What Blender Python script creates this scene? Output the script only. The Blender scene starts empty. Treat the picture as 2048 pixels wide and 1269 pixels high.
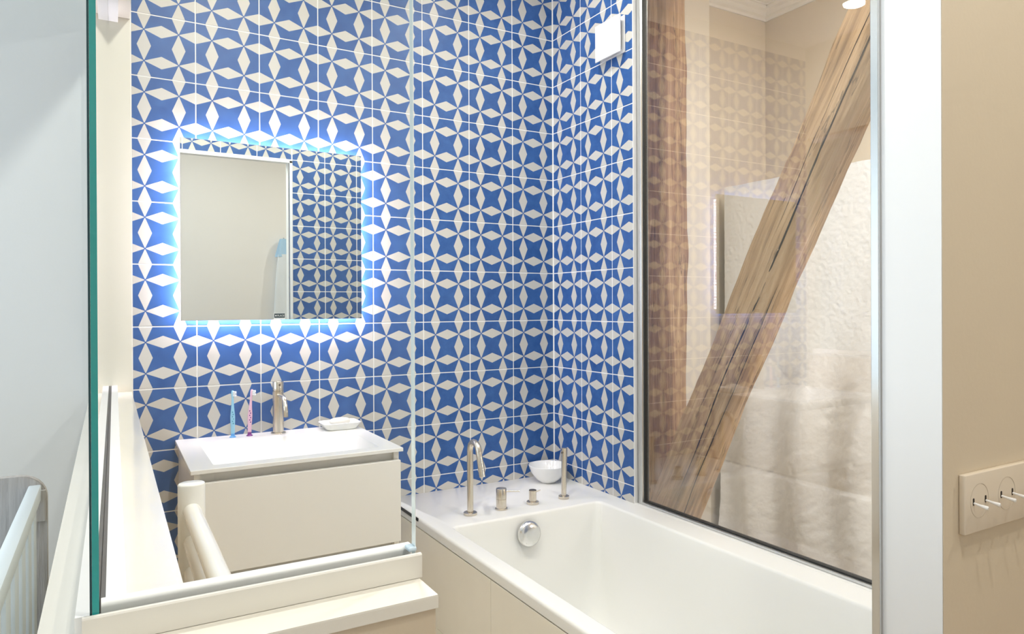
import bpy, bmesh, math, random
from mathutils import Vector, Matrix, noise
random.seed(7)
C = bpy.context.scene.collection
sc = bpy.context.scene
H = 1.28            # eye height of the camera; builder z values are relative to it
# ------------------------------------------------------------------ camera
cam = bpy.data.cameras.new('camera'); camo = bpy.data.objects.new('camera', cam); C.objects.link(camo)
cam.sensor_width = 36; cam.lens = 24.554; cam.shift_y = -0.009318; cam.clip_start = 0.01
camo.matrix_world = Matrix(((0.8663, 0.0050, -0.4996, 0), (-0.4996, -0.0001, -0.8663, 0), (-0.0044, 1.0, 0.0024, H), (0, 0, 0, 1)))
sc.camera = camo
# ------------------------------------------------------------------ world, light, exposure
wd = bpy.data.worlds.new('world'); sc.world = wd; wd.use_nodes = True
bg = wd.node_tree.nodes['Background']; bg.inputs[0].default_value = (0.62, 0.78, 1.0, 1); bg.inputs[1].default_value = 1.0
vs = sc.view_settings
vs.view_transform = 'Standard'; vs.look = 'None'; vs.exposure = 0.0; vs.gamma = 1.0; vs.use_curve_mapping = False
sc.cycles.max_bounces = 12; sc.cycles.diffuse_bounces = 6; sc.cycles.glossy_bounces = 6; sc.cycles.transparent_max_bounces = 24
sc.cycles.transmission_bounces = 6; sc.cycles.caustics_reflective = False; sc.cycles.caustics_refractive = False
sc.cycles.sample_clamp_indirect = 6.0; sc.cycles.use_denoising = True
CEIL, CEIL2 = 1.40, 1.503
def area(name, loc, power, col, size, direction=(0, 0, -1), size_y=None, spread=None):
    l = bpy.data.lights.new(name, 'AREA'); o = bpy.data.objects.new(name, l); C.objects.link(o)
    l.energy = power; l.color = col
    if size_y: l.shape = 'RECTANGLE'; l.size = size; l.size_y = size_y
    else: l.shape = 'DISK'; l.size = size
    if spread: l.spread = spread
    o.location = (loc[0], loc[1], loc[2] + H)
    o.rotation_euler = Vector(direction).to_track_quat('-Z', 'Y').to_euler()
    return o
WARM = (1.0, 0.98, 0.915); COOL = (0.82, 0.91, 1.0)
DAY_W, SHOWER_W, HALL_W, STAIR_FILL_W, LED_S = 50, 5.3, 12.5, 9.0, 160
area('daylight', (-2.63, 1.55, 0.15), DAY_W, COOL, 1.25, (1, 0, 0), 1.5)
BATH_LAMPS = [(0.37, 2.01), (1.28, 1.95), (0.38, 1.25), (1.28, 1.15)]
HALL_LAMPS = [(2.05, -0.15), (0.55, 0.12)]
STAIR_FILLS = [(1.95, 0.88), (2.20, 1.25)]
for p, k in zip(BATH_LAMPS, (0.45, 0.6, 2.7, 1.8)): area('ceiling_area_light', (p[0], p[1], CEIL - 0.012), SHOWER_W * k, WARM, 0.085)
for p in HALL_LAMPS: area('ceiling_area_light', (p[0], p[1], CEIL - 0.012), HALL_W, WARM, 0.085)
for p in STAIR_FILLS: area('ceiling_area_light', (p[0], p[1], CEIL2 - 0.012), STAIR_FILL_W, (1.0, 0.975, 0.94), 0.3)  # added fill lights without fixtures, brightening timbers and sheet behind the window
area('sheet_fill', (2.12, 0.78, -0.10), 4.2, (1.0, 0.97, 0.92), 0.25, (0.42, 1.0, -0.45))  # unseen fill light added to lift the lower dust sheet, no fixture

# ------------------------------------------------------------------ materials
def new_mat(name):
    m = bpy.data.materials.new(name); m.use_nodes = True
    return m, m.node_tree, m.node_tree.nodes['Principled BSDF']
def N(t, typ, **kw):
    n = t.nodes.new(typ)
    for k, v in kw.items(): setattr(n, k, v)
    return n
def mth(t, op, a, b=None, c=None):
    n = t.nodes.new('ShaderNodeMath'); n.operation = op
    for i, v in enumerate((a, b, c)):
        if v is None: continue
        if isinstance(v, (int, float)): n.inputs[i].default_value = v
        else: t.links.new(v, n.inputs[i])
    return n.outputs[0]
def mixc(t, f, a, b):
    n = t.nodes.new('ShaderNodeMix'); n.data_type = 'RGBA'
    for i, v in ((0, f), (6, a), (7, b)):
        if isinstance(v, tuple): n.inputs[i].default_value = v + (1,) if len(v) == 3 else v
        elif isinstance(v, (int, float)): n.inputs[i].default_value = v
        else: t.links.new(v, n.inputs[i])
    return n.outputs[2]
def srgb(r, g, b):
    f = lambda c: (c / 255 / 12.92) if c / 255 <= 0.04045 else ((c / 255 + 0.055) / 1.055) ** 2.4
    return (f(r), f(g), f(b))
def plain(name, col, rough=0.5, metal=0.0, var=0.06, scale=6.0, bump=0.0, bscale=120.0, coat=0.0, spec=0.5):
    """colour with a faint mottling, optional fine relief"""
    m, t, b = new_mat(name)
    tc = N(t, 'ShaderNodeTexCoord'); nz = N(t, 'ShaderNodeTexNoise'); nz.inputs['Scale'].default_value = scale; nz.inputs['Detail'].default_value = 3
    t.links.new(tc.outputs['Object'], nz.inputs['Vector'])
    lo = tuple(c * (1 - var) for c in col); hi = tuple(min(1, c * (1 + var)) for c in col)
    t.links.new(mixc(t, nz.outputs['Fac'], lo, hi), b.inputs['Base Color'])
    b.inputs['Roughness'].default_value = rough; b.inputs['Metallic'].default_value = metal
    b.inputs['Coat Weight'].default_value = coat; b.inputs['Specular IOR Level'].default_value = spec
    if bump:
        n2 = N(t, 'ShaderNodeTexNoise'); n2.inputs['Scale'].default_value = bscale; n2.inputs['Detail'].default_value = 2
        t.links.new(tc.outputs['Object'], n2.inputs['Vector'])
        bp = N(t, 'ShaderNodeBump'); bp.inputs['Strength'].default_value = bump; bp.inputs['Distance'].default_value = 0.002
        t.links.new(n2.outputs['Fac'], bp.inputs['Height']); t.links.new(bp.outputs[0], b.inputs['Normal'])
    return m
def brushed(name, col, rough, stretch=(4, 4, 260), var=0.10):
    m, t, b = new_mat(name)
    tc = N(t, 'ShaderNodeTexCoord'); mp = N(t, 'ShaderNodeMapping'); mp.inputs['Scale'].default_value = stretch
    nz = N(t, 'ShaderNodeTexNoise'); nz.inputs['Scale'].default_value = 3; nz.inputs['Detail'].default_value = 4
    t.links.new(tc.outputs['Object'], mp.inputs[0]); t.links.new(mp.outputs[0], nz.inputs['Vector'])
    t.links.new(mixc(t, nz.outputs['Fac'], tuple(c * (1 - var) for c in col), tuple(min(1, c * (1 + var)) for c in col)), b.inputs['Base Color'])
    b.inputs['Metallic'].default_value = 1.0
    t.links.new(mth(t, 'MULTIPLY_ADD', nz.outputs['Fac'], 0.12, rough - 0.06), b.inputs['Roughness'])
    return m
def glass_mat(name, tint, ior=1.5, boost=1.0):
    """thin architectural pane: clear with a fresnel mirror on both faces"""
    m = bpy.data.materials.new(name); m.use_nodes = True; t = m.node_tree; t.nodes.clear()
    out = N(t, 'ShaderNodeOutputMaterial'); mix = N(t, 'ShaderNodeMixShader')
    tr = N(t, 'ShaderNodeBsdfTransparent'); gl = N(t, 'ShaderNodeBsdfGlossy'); fr = N(t, 'ShaderNodeFresnel'); geo = N(t, 'ShaderNodeNewGeometry')
    tr.inputs[0].default_value = tint + (1,); gl.inputs['Roughness'].default_value = 0.0; gl.inputs[0].default_value = (1, 1, 1, 1)
    i = mth(t, 'MULTIPLY_ADD', geo.outputs['Backfacing'], (1 / ior - ior), ior)
    t.links.new(i, fr.inputs['IOR'])
    t.links.new(mth(t, 'MULTIPLY', fr.outputs[0], boost), mix.inputs[0]); t.links.new(tr.outputs[0], mix.inputs[1]); t.links.new(gl.outputs[0], mix.inputs[2])
    t.links.new(mix.outputs[0], out.inputs[0])
    return m
def tile_mat():
    m, t, b = new_mat('patterned_tile')
    uv = N(t, 'ShaderNodeUVMap'); uv.uv_map = 'UVMap'; sp = N(t, 'ShaderNodeSeparateXYZ'); t.links.new(uv.outputs[0], sp.inputs[0])
    da = mth(t, 'ABSOLUTE', mth(t, 'SUBTRACT', mth(t, 'FRACT', mth(t, 'MULTIPLY', sp.outputs[0], 2.0)), 0.5))
    db = mth(t, 'ABSOLUTE', mth(t, 'SUBTRACT', mth(t, 'FRACT', mth(t, 'MULTIPLY', sp.outputs[1], 2.0)), 0.5))
    mn = mth(t, 'MINIMUM', da, db); mx = mth(t, 'MAXIMUM', da, db)
    white = mth(t, 'MULTIPLY', mth(t, 'LESS_THAN', mth(t, 'DIVIDE', mn, mx), 0.405), mth(t, 'GREATER_THAN', mx, 0.028))
    oi = N(t, 'ShaderNodeObjectInfo'); tc = N(t, 'ShaderNodeTexCoord')
    vm = N(t, 'ShaderNodeVectorMath'); vm.operation = 'ADD'; t.links.new(tc.outputs['Object'], vm.inputs[0])
    cmb = N(t, 'ShaderNodeCombineXYZ'); r10 = mth(t, 'MULTIPLY', oi.outputs['Random'], 37.0)
    for k in range(3): t.links.new(r10, cmb.inputs[k])
    t.links.new(cmb.outputs[0], vm.inputs[1])
    nz = N(t, 'ShaderNodeTexNoise'); nz.inputs['Scale'].default_value = 26; nz.inputs['Detail'].default_value = 4; nz.inputs['Roughness'].default_value = 0.62
    t.links.new(vm.outputs[0], nz.inputs['Vector'])
    f = mth(t, 'ADD', mth(t, 'MULTIPLY', nz.outputs['Fac'], 1.7), mth(t, 'MULTIPLY_ADD', oi.outputs['Random'], 0.22, -0.46))
    f.node.use_clamp = True
    blue = mixc(t, f, BLUE_LO, BLUE_HI)
    t.links.new(mixc(t, white, blue, TILE_WHITE), b.inputs['Base Color'])
    b.inputs['Roughness'].default_value = 0.42; b.inputs['Specular IOR Level'].default_value = 0.4
    return m
BLUE_LO, BLUE_HI = (0.016, 0.073, 0.245), (0.042, 0.128, 0.36)
TILE_WHITE = (0.565, 0.55, 0.505)
def wood_mat(name, dark, mid, light, scale=(9, 9, 0.55), rough=0.75, crack=0.55):
    m, t, b = new_mat(name)
    tc = N(t, 'ShaderNodeTexCoord'); mp = N(t, 'ShaderNodeMapping'); mp.inputs['Scale'].default_value = scale
    t.links.new(tc.outputs['Object'], mp.inputs[0])
    n1 = N(t, 'ShaderNodeTexNoise'); n1.inputs['Scale'].default_value = 2.2; n1.inputs['Detail'].default_value = 9; n1.inputs['Roughness'].default_value = 0.68; n1.inputs['Distortion'].default_value = 0.9
    t.links.new(mp.outputs[0], n1.inputs['Vector'])
    n2 = N(t, 'ShaderNodeTexNoise'); n2.inputs['Scale'].default_value = 9; n2.inputs['Detail'].default_value = 6; n2.inputs['Distortion'].default_value = 0.4
    t.links.new(mp.outputs[0], n2.inputs['Vector'])
    n3 = N(t, 'ShaderNodeTexNoise'); n3.inputs['Scale'].default_value = 3.2; n3.inputs['Detail'].default_value = 3
    t.links.new(tc.outputs['Object'], n3.inputs['Vector'])
    r = N(t, 'ShaderNodeValToRGB'); e = r.color_ramp.elements
    e[0].position = 0.30; e[0].color = dark + (1,); e[1].position = 0.72; e[1].color = light + (1,)
    x = e.new(0.50); x.color = mid + (1,)
    t.links.new(mth(t, 'MULTIPLY_ADD', n2.outputs['Fac'], 0.30, mth(t, 'MULTIPLY_ADD', n3.outputs['Fac'], 0.35, mth(t, 'MULTIPLY_ADD', n1.outputs['Fac'], 0.8, -0.22))), r.inputs[0])
    # thin dark checks along the grain
    mp2 = N(t, 'ShaderNodeMapping'); mp2.inputs['Scale'].default_value = (scale[0] * 1.6, scale[1] * 1.6, scale[2] * 1.1); t.links.new(tc.outputs['Object'], mp2.inputs[0])
    n4 = N(t, 'ShaderNodeTexNoise'); n4.inputs['Scale'].default_value = 1.7; n4.inputs['Detail'].default_value = 5; n4.inputs['Distortion'].default_value = 0.3; t.links.new(mp2.outputs[0], n4.inputs['Vector'])
    c = mth(t, 'LESS_THAN', mth(t, 'ABSOLUTE', mth(t, 'SUBTRACT', n4.outputs['Fac'], 0.56)), 0.006)
    c2 = mth(t, 'MULTIPLY', c, mth(t, 'GREATER_THAN', n3.outputs['Fac'], 0.46))
    t.links.new(mixc(t, mth(t, 'MULTIPLY', c2, crack), r.outputs[0], tuple(v * 0.22 for v in dark)), b.inputs['Base Color'])
    b.inputs['Roughness'].default_value = rough
    bp = N(t, 'ShaderNodeBump'); bp.inputs['Strength'].default_value = 0.6; bp.inputs['Distance'].default_value = 0.006
    t.links.new(mth(t, 'SUBTRACT', mth(t, 'MULTIPLY_ADD', n2.outputs['Fac'], 0.6, n1.outputs['Fac']), mth(t, 'MULTIPLY', c2, 0.8)), bp.inputs['Height'])
    t.links.new(bp.outputs[0], b.inputs['Normal'])
    return m
def emit(name, col, s):
    m = bpy.data.materials.new(name); m.use_nodes = True; t = m.node_tree; t.nodes.clear()
    o = N(t, 'ShaderNodeOutputMaterial'); e = N(t, 'ShaderNodeEmission'); e.inputs[0].default_value = col + (1,); e.inputs[1].default_value = s
    t.links.new(e.outputs[0], o.inputs[0]); return m
M = {
 'tile': tile_mat(),
 'grout': plain('white_grout', (0.88, 0.87, 0.84), 0.85, bump=0.2, bscale=300),
 'cream_paint': plain('cream_paint', (0.73, 0.70, 0.60), 0.55, var=0.015, bump=0.08, bscale=180),
 'white_paint': plain('white_satin_paint', (0.78, 0.795, 0.81), 0.45, var=0.01),
 'ceiling_paint': plain('ceiling_paint', (0.86, 0.85, 0.83), 0.8, var=0.01),
 'pale_wall': plain('pale_grey_blue_wall_paint', (0.70, 0.735, 0.745), 0.7, var=0.012, bump=0.06, bscale=160),
 'grey_wall': plain('warm_grey_wall_paint', (0.78, 0.775, 0.765), 0.7, var=0.02, bump=0.06, bscale=160),
 'beige_wall': plain('beige_wall_paint', (0.64, 0.545, 0.41), 0.6, var=0.02, bump=0.08, bscale=150),
 'plaster': plain('cream_plaster', (0.68, 0.605, 0.49), 0.8, var=0.04, scale=3, bump=0.25, bscale=60),
 'plaster_light': plain('pale_plaster', (0.80, 0.75, 0.66), 0.8, var=0.03, scale=3, bump=0.2, bscale=60),
 'stone': plain('cream_stone', (0.80, 0.77, 0.69), 0.14, var=0.025, scale=9, coat=0.2),
 'marble': plain('pale_beige_marble', (0.90, 0.86, 0.76), 0.30, var=0.06, scale=5),
 'floor': plain('pale_stone_floor', (0.80, 0.76, 0.68), 0.4, var=0.05),
 'parquet': plain('oak_floor', (0.42, 0.31, 0.20), 0.45, var=0.12),
 'acrylic': plain('white_acrylic', (0.86, 0.86, 0.83), 0.22, var=0.004, spec=0.32),
 'lacquer': plain('white_lacquer', (0.87, 0.855, 0.81), 0.28, var=0.006),
 'resin': plain('white_resin', (0.88, 0.88, 0.86), 0.22, var=0.004),
 'ceramic': plain('white_ceramic', (0.88, 0.88, 0.86), 0.08, var=0.004, coat=0.3),
 'enamel': plain('white_radiator_enamel', (0.84, 0.83, 0.78), 0.16, var=0.004, coat=0.3),
 'nickel': brushed('brushed_nickel', (0.74, 0.675, 0.57), 0.25, (6, 6, 40), 0.03),
 'nickel_dark': plain('dark_nickel_top', (0.25, 0.22, 0.19), 0.35, metal=1.0),
 'alu': brushed('brushed_aluminium', (0.74, 0.75, 0.74), 0.34, (120, 120, 3)),
 'alu_strip': plain('polished_aluminium_strip', (0.80, 0.80, 0.79), 0.16, metal=1.0, var=0.01),
 'chrome': plain('polished_chrome', (0.82, 0.83, 0.84), 0.07, metal=1.0, var=0.01),
 'satin_chrome': plain('satin_chrome', (0.78, 0.78, 0.77), 0.2, metal=1.0, var=0.05),
 'mirror': plain('mirror_silver', (0.86, 0.89, 0.87), 0.0, metal=1.0, var=0.0),
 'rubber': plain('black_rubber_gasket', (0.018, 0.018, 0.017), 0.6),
 'grey_rubber': plain('dark_grey_gasket', (0.085, 0.08, 0.075), 0.6),
 'glass': glass_mat('clear_glass', (0.975, 0.985, 0.98)),
 'front_glass': glass_mat('clear_front_glass', (0.98, 0.985, 0.98), 1.5, 0.5),
 'window_glass': glass_mat('double_glazing', (0.985, 0.985, 0.98), 1.75),
 'teal_edge': plain('polished_teal_glass_edge', (0.006, 0.31, 0.30), 0.06, var=0.10, scale=4, coat=0.6),
 'dark_edge': plain('dark_green_glass_arris', (0.003, 0.045, 0.055), 0.1, var=0.1),
 'pale_edge': plain('pale_green_glass_edge', (0.80, 0.87, 0.85), 0.08, var=0.05, coat=0.6),
 'plastic_white': plain('white_plastic', (0.86, 0.86, 0.85), 0.35, var=0.004),
 'channel_cream': plain('cream_white_channel', (0.76, 0.735, 0.67), 0.35, var=0.01),
 'porcelain': plain('switch_porcelain', (0.71, 0.62, 0.50), 0.25, var=0.006),
 'dark_hole': plain('dark_slot', (0.02, 0.014, 0.01), 0.7),
 'line_grey': plain('engraved_line', (0.50, 0.43, 0.34), 0.6),
 'beam': wood_mat('old_oak_beam', (0.17, 0.095, 0.045), (0.46, 0.295, 0.155), (0.67, 0.475, 0.29)),
 'post': wood_mat('old_dark_oak_post', (0.12, 0.066, 0.033), (0.36, 0.22, 0.115), (0.62, 0.44, 0.26)),
 'crack': plain('beam_crack', (0.030, 0.018, 0.010), 0.9),
 'crib_wood': wood_mat('whitewashed_grey_wood', (0.36, 0.34, 0.33), (0.50, 0.48, 0.465), (0.62, 0.60, 0.58), (22, 22, 1.2), 0.6, 0.15),
 'crib_white': plain('pale_blue_white_paint', (0.78, 0.87, 0.92), 0.4, var=0.01),
 'mattress': plain('blue_grey_cotton', (0.42, 0.50, 0.58), 0.9),
 'blue_plastic': plain('light_blue_plastic', (0.30, 0.60, 0.80), 0.25, var=0.03, coat=0.3),
 'blue_rubber': plain('blue_suction_rubber', (0.10, 0.36, 0.78), 0.4),
 'pink_plastic': plain('pink_plastic', (0.82, 0.52, 0.66), 0.25, var=0.03, coat=0.3),
 'purple_rubber': plain('purple_rubber', (0.18, 0.02, 0.22), 0.4),
 'teal_dot': plain('teal_grip_dots', (0.06, 0.30, 0.42), 0.5),
 'bristle': plain('white_bristles', (0.88, 0.90, 0.93), 0.7),
 'navy': plain('dark_navy_bristles', (0.02, 0.04, 0.12), 0.6),
 'soap': plain('ivory_soap', (0.88, 0.85, 0.79), 0.4, var=0.01),
 'black_label': plain('black_label', (0.02, 0.045, 0.055), 0.4),
 'towel': plain('pale_grey_towelling', (0.70, 0.75, 0.80), 0.95, bump=0.6, bscale=400),
 'towel_blue': plain('light_blue_towelling', (0.38, 0.58, 0.78), 0.95, bump=0.6, bscale=400),
 'blue_shim': plain('pale_blue_silicone', (0.62, 0.75, 0.84), 0.3),
 'led': emit('led_light', (1.0, 0.88, 1.0), LED_S),
 'lamp': emit('downlight_glow', (1.0, 0.93, 0.82), 30),
}

# ------------------------------------------------------------------ mesh helpers
ORG = {}
def box(bm, a, b, bev=0.0, seg=2):
    x0, y0, z0 = (min(a[i], b[i]) for i in range(3)); x1, y1, z1 = (max(a[i], b[i]) for i in range(3))
    v = [bm.verts.new(p) for p in ((x0, y0, z0), (x1, y0, z0), (x1, y1, z0), (x0, y1, z0), (x0, y0, z1), (x1, y0, z1), (x1, y1, z1), (x0, y1, z1))]
    f = [bm.faces.new([v[i] for i in q]) for q in ((0, 3, 2, 1), (4, 5, 6, 7), (0, 1, 5, 4), (1, 2, 6, 5), (2, 3, 7, 6), (3, 0, 4, 7))]
    if bev:
        es = list({e for q in f for e in q.edges})
        bmesh.ops.bevel(bm, geom=es, offset=bev, segments=seg, profile=0.5, affect='EDGES')
    return bm
def loft(bm, loops, cap0=True, cap1=True, closed=True):
    L = [[bm.verts.new(p) for p in lp] for lp in loops]
    n = len(L[0])
    for a, b in zip(L, L[1:]):
        for i in range(n if closed else n - 1):
            j = (i + 1) % n
            bm.faces.new((a[i], a[j], b[j], b[i]))
    if cap0 and closed: bm.faces.new(L[0][::-1])
    if cap1 and closed: bm.faces.new(L[-1])
    return L
def ring(c, u, v, r, n, r2=None):
    r2 = r2 or r
    return [c + u * (r * math.cos(2 * math.pi * k / n)) + v * (r2 * math.sin(2 * math.pi * k / n)) for k in range(n)]
def tube(bm, pts, rad, n=20, cap=True):
    pts = [Vector(p) for p in pts]
    if not isinstance(rad, (list, tuple)): rad = [rad] * len(pts)
    loops = []; u = None
    for i, p in enumerate(pts):
        d = (pts[min(i + 1, len(pts) - 1)] - pts[max(i - 1, 0)]).normalized()
        if u is None:
            u = d.orthogonal().normalized()
        u = (u - d * u.dot(d)).normalized(); v = d.cross(u)
        loops.append(ring(p, u, v, rad[i], n))
    loft(bm, loops, cap, cap)
    return bm
def lathe(bm, prof, c, n=32, sx=1.0, sy=1.0, closed_ends=True):
    c = Vector(c)
    loops = [[c + Vector((r * sx * math.cos(2 * math.pi * k / n), r * sy * math.sin(2 * math.pi * k / n), z)) for k in range(n)] for r, z in prof]
    loft(bm, loops, closed_ends, closed_ends)
    return bm
def rrect(x0, x1, y0, y1, z, r, k=6):
    out = []
    for cx, cy, a0 in ((x1 - r, y1 - r, 0), (x0 + r, y1 - r, 90), (x0 + r, y0 + r, 180), (x1 - r, y0 + r, 270)):
        for i in range(k + 1):
            a = math.radians(a0 + 90 * i / k); out.append(Vector((cx + r * math.cos(a), cy + r * math.sin(a), z)))
    return out
def obj(name, bm, mat, parent=None, smooth=False, kind=None, label=None, base=None, angle=40):
    bmesh.ops.recalc_face_normals(bm, faces=bm.faces[:])
    o_w = Vector(ORG[parent.name]) if parent else None
    if not parent:
        if base is None:
            xs = [v.co for v in bm.verts]
            base = (sum(v.x for v in xs) / len(xs), sum(v.y for v in xs) / len(xs), min(v.z for v in xs))
        o_w = Vector(base)
    for v in bm.verts: v.co -= o_w
    me = bpy.data.meshes.new(name); bm.to_mesh(me); bm.free()
    o = bpy.data.objects.new(name, me); C.objects.link(o)
    mats = mat if isinstance(mat, list) else [mat]
    for m in mats: me.materials.append(M[m])
    if smooth:
        for p in me.polygons: p.use_smooth = True
        if angle:
            me.set_sharp_from_angle(angle=math.radians(angle))
    if parent: o.parent = parent
    else: o.location = (o_w.x, o_w.y, o_w.z + H)
    ORG[o.name] = tuple(o_w)
    if kind: o['kind'] = kind
    if label: o['label'] = label
    return o
def thing(name, label, cat, base, group=None):
    o = bpy.data.objects.new(name, None); C.objects.link(o); o.empty_display_size = 0.05
    o.location = (base[0], base[1], base[2] + H); ORG[o.name] = tuple(base)
    o['label'] = label; o['category'] = cat
    if group: o['group'] = group
    return o
def tag(o, label, cat, group=None):
    o['label'] = label; o['category'] = cat
    if group: o['group'] = group
    return o
def B(): return bmesh.new()
def bx(a, b, bev=0.0, seg=2): return box(B(), a, b, bev, seg)
def struct(name, bm, mat, label, **kw):
    o = obj(name, bm, mat, None, kind='structure', label=label, base=(0, 0, 0), **kw); return o

# ------------------------------------------------------------------ setting: planes
D, X1 = 2.5028, 1.6478          # tiled back wall, tiled right wall
YF0, YF1 = 0.511, 0.605         # front partition, hall face and bathroom face
FLOOR = -H
TW, TH, GR = 0.2, 0.199, 0.0036
TX0, TZ0 = 0.2494, 0.9332       # a joint crossing on the back wall
TT = 0.008
_tm = {}
def tile_mesh(u0, u1, v0, v1):
    key = tuple(round(k, 4) for k in (u0, u1, v0, v1))
    if key in _tm: return _tm[key]
    bm = bmesh.new(); uvl = bm.loops.layers.uv.new('UVMap')
    g = GR / 2; b = 0.0009
    x0 = u0 * TW + g; x1 = u1 * TW - g; z0 = v0 * TH + g; z1 = v1 * TH - g
    def rr(x0, x1, z0, z1, y): return [bm.verts.new(p) for p in ((x0, y, z0), (x1, y, z0), (x1, y, z1), (x0, y, z1))]
    r0 = rr(x0, x1, z0, z1, TT); r1 = rr(x0, x1, z0, z1, b); r2 = rr(x0 + b, x1 - b, z0 + b, z1 - b, 0)
    for A, Bq in ((r0, r1), (r1, r2)):
        for i in range(4):
            j = (i + 1) % 4; bm.faces.new((A[i], A[j], Bq[j], Bq[i]))
    bm.faces.new(r2)
    for f in bm.faces:
        for l in f.loops: l[uvl].uv = (l.vert.co.x / TW, l.vert.co.z / TH)
    bmesh.ops.recalc_face_normals(bm, faces=bm.faces[:])
    me = bpy.data.meshes.new('tile'); bm.to_mesh(me); bm.free(); me.materials.append(M['tile'])
    _tm[key] = me; return me
def lay_tiles(parent, place, rotz, s_range, z_range, s_org, z_org, skip=lambda s0, s1, z0, z1: False):
    """tiles along a wall coordinate s and height z; clipped at the ranges"""
    i0 = math.floor((s_range[0] - s_org) / TW + 1e-6); i1 = math.ceil((s_range[1] - s_org) / TW - 1e-6)
    j0 = math.floor((z_range[0] - z_org) / TH + 1e-6); j1 = math.ceil((z_range[1] - z_org) / TH - 1e-6)
    for i in range(i0, i1):
        for j in range(j0, j1):
            s, z = s_org + i * TW, z_org + j * TH
            u0 = max(0, (s_range[0] - s) / TW); u1 = min(1, (s_range[1] - s) / TW)
            v0 = max(0, (z_range[0] - z) / TH); v1 = min(1, (z_range[1] - z) / TH)
            if u1 - u0 < 0.04 or v1 - v0 < 0.04 or skip(s + u0 * TW, s + u1 * TW, z + v0 * TH, z + v1 * TH): continue
            o = bpy.data.objects.new('tile', tile_mesh(u0, u1, v0, v1)); C.objects.link(o); o.parent = parent
            x, y = place(s); o.location = (x, y, z); o.rotation_euler = (0, 0, rotz)
TILE_TOP = 1.33
YB = D + 0.0012                  # grout face, a touch behind the tile faces
w = B(); box(w, (-0.05, YB, FLOOR), (1.78, D + 0.12, CEIL))
wall_back = struct('wall_back', w, 'grout', 'back wall of blue and white star tiles behind mirror and basin')
lay_tiles(wall_back, lambda s: (s, D), 0, (0.0625, X1), (-0.886, TILE_TOP), TX0, TZ0,
          lambda s0, s1, z0, z1: (s0 > 0.90 and z1 < -0.74) or (s0 > 0.40 and z1 < -0.76))
# painted end of the side partition against the back wall, and the wall on the bedroom side
o = struct('trim_1', bx((-0.052, D - 0.006, -0.30), (0.0610, D + 0.02, CEIL)), 'cream_paint', 'cream painted upright strip left of the blue tiles')
o = struct('wall_bedroom', bx((-2.6, D + 0.015, FLOOR), (-0.05, D + 0.12, CEIL)), 'pale_wall', 'pale grey blue bedroom wall behind the cot')
# right wall with the interior window opening
WY0, WY1, WZ0, WZ1 = 0.70, 1.9745, -0.742, 1.30
w = B(); XG = X1 + 0.0012
box(w, (XG, WY1, FLOOR), (1.700, D + 0.06, CEIL)); box(w, (XG, YF1, FLOOR), (1.700, WY1, WZ0)); box(w, (XG, YF1, WZ1), (1.700, WY1, CEIL)); box(w, (XG, YF1, WZ0), (1.700, WY0, WZ1))
wall_right = struct('wall_right', w, 'grout', 'right wall of blue and white star tiles beside the interior window')
lay_tiles(wall_right, lambda s: (X1, D - s), -math.pi / 2, (0.0, D - 1.9755), (-0.73, TILE_TOP), 0.204 - 0.2, TZ0)
# front partition with the doorway
DX0, DX1, DZ = 0.262, 0.9465, 0.880
w = B(); YG = YF1 - 0.0012
box(w, (DX1, YF0, FLOOR), (1.80, YG, CEIL)); box(w, (0.262, YF0, DZ), (DX1, YG, CEIL)); box(w, (-0.05, YF0, 0.905), (0.262, YG, CEIL)); box(w, (1.80, YF0, FLOOR), (3.45, YG, CEIL))
wall_front = struct('wall_front', w, 'beige_wall', 'beige painted wall right of the doorway with the switch plate')
w = B(); box(w, (DX1, YG, -0.72), (XG, YG + 0.0006, TILE_TOP)); box(w, (DX0, YG, DZ), (DX1, YG + 0.0006, TILE_TOP))
obj('grout_bed', w, 'grout', wall_front)
def _skf(s0, s1, z0, z1): return False
lay_tiles(wall_front, lambda s: (-s, YF1), math.pi, (-X1, -DX1 - 0.0155), (-0.72, TILE_TOP), -DX1 - 0.013 - 0.2 * 4, 0.888)
lay_tiles(wall_front, lambda s: (-s, YF1), math.pi, (-DX1 - 0.0155, -DX0), (DZ + 0.0065, TILE_TOP), -DX1 - 0.013, 0.888)
# side partition: low wall with stone cap, header above the glass
HF = 0.587
w = B(); box(w, (-0.05, HF + 0.002, FLOOR), (0.058, D - 0.008, -0.276)); box(w, (0.058, HF + 0.002, FLOOR), (0.2575, 0.695, -0.276))
half = struct('wall_left', w, 'beige_wall', 'low cream partition wall carrying the glass panels')
w = B(); LW = -0.264
v = [(-0.052, HF), (0.2595, HF), (0.2595, 0.697), (0.060, 0.697), (0.060, D - 0.008), (-0.052, D - 0.008)]
loft(w, [[Vector((x, y, LW - 0.012)) for x, y in v], [Vector((x, y, LW - 0.0015)) for x, y in v],
         [Vector((x * 0.999 + 0.00005, y * 0.9995 + 0.0005, LW)) for x, y in v]])
obj('stone_cap', w, 'stone', half, label='pale polished stone cap')
w = B(); box(w, (-0.05, 0.697, 0.905), (0.0605, D - 0.008, CEIL)); box(w, (-0.05, YF1 + 0.001, 0.905), (0.2615, 0.697, CEIL))
struct('trim_2', w, 'cream_paint', 'cream header over the side glass panel')
# floors and ceiling
struct('floor', bx((-2.7, -1.3, FLOOR - 0.1), (3.6, 3.2, FLOOR)), 'parquet', 'floor of the hall and bedroom')
struct('floor_bathroom', bx((0.058, YF1, FLOOR), (X1, D, FLOOR + 0.012)), 'floor', 'pale stone bathroom floor')
w = B(); box(w, (-2.7, -1.0, CEIL), (1.775, 2.62, CEIL + 0.1)); box(w, (1.775, -1.0, CEIL), (3.5, 0.605, CEIL + 0.1))
struct('ceiling', w, 'ceiling_paint', 'white ceiling')
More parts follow.
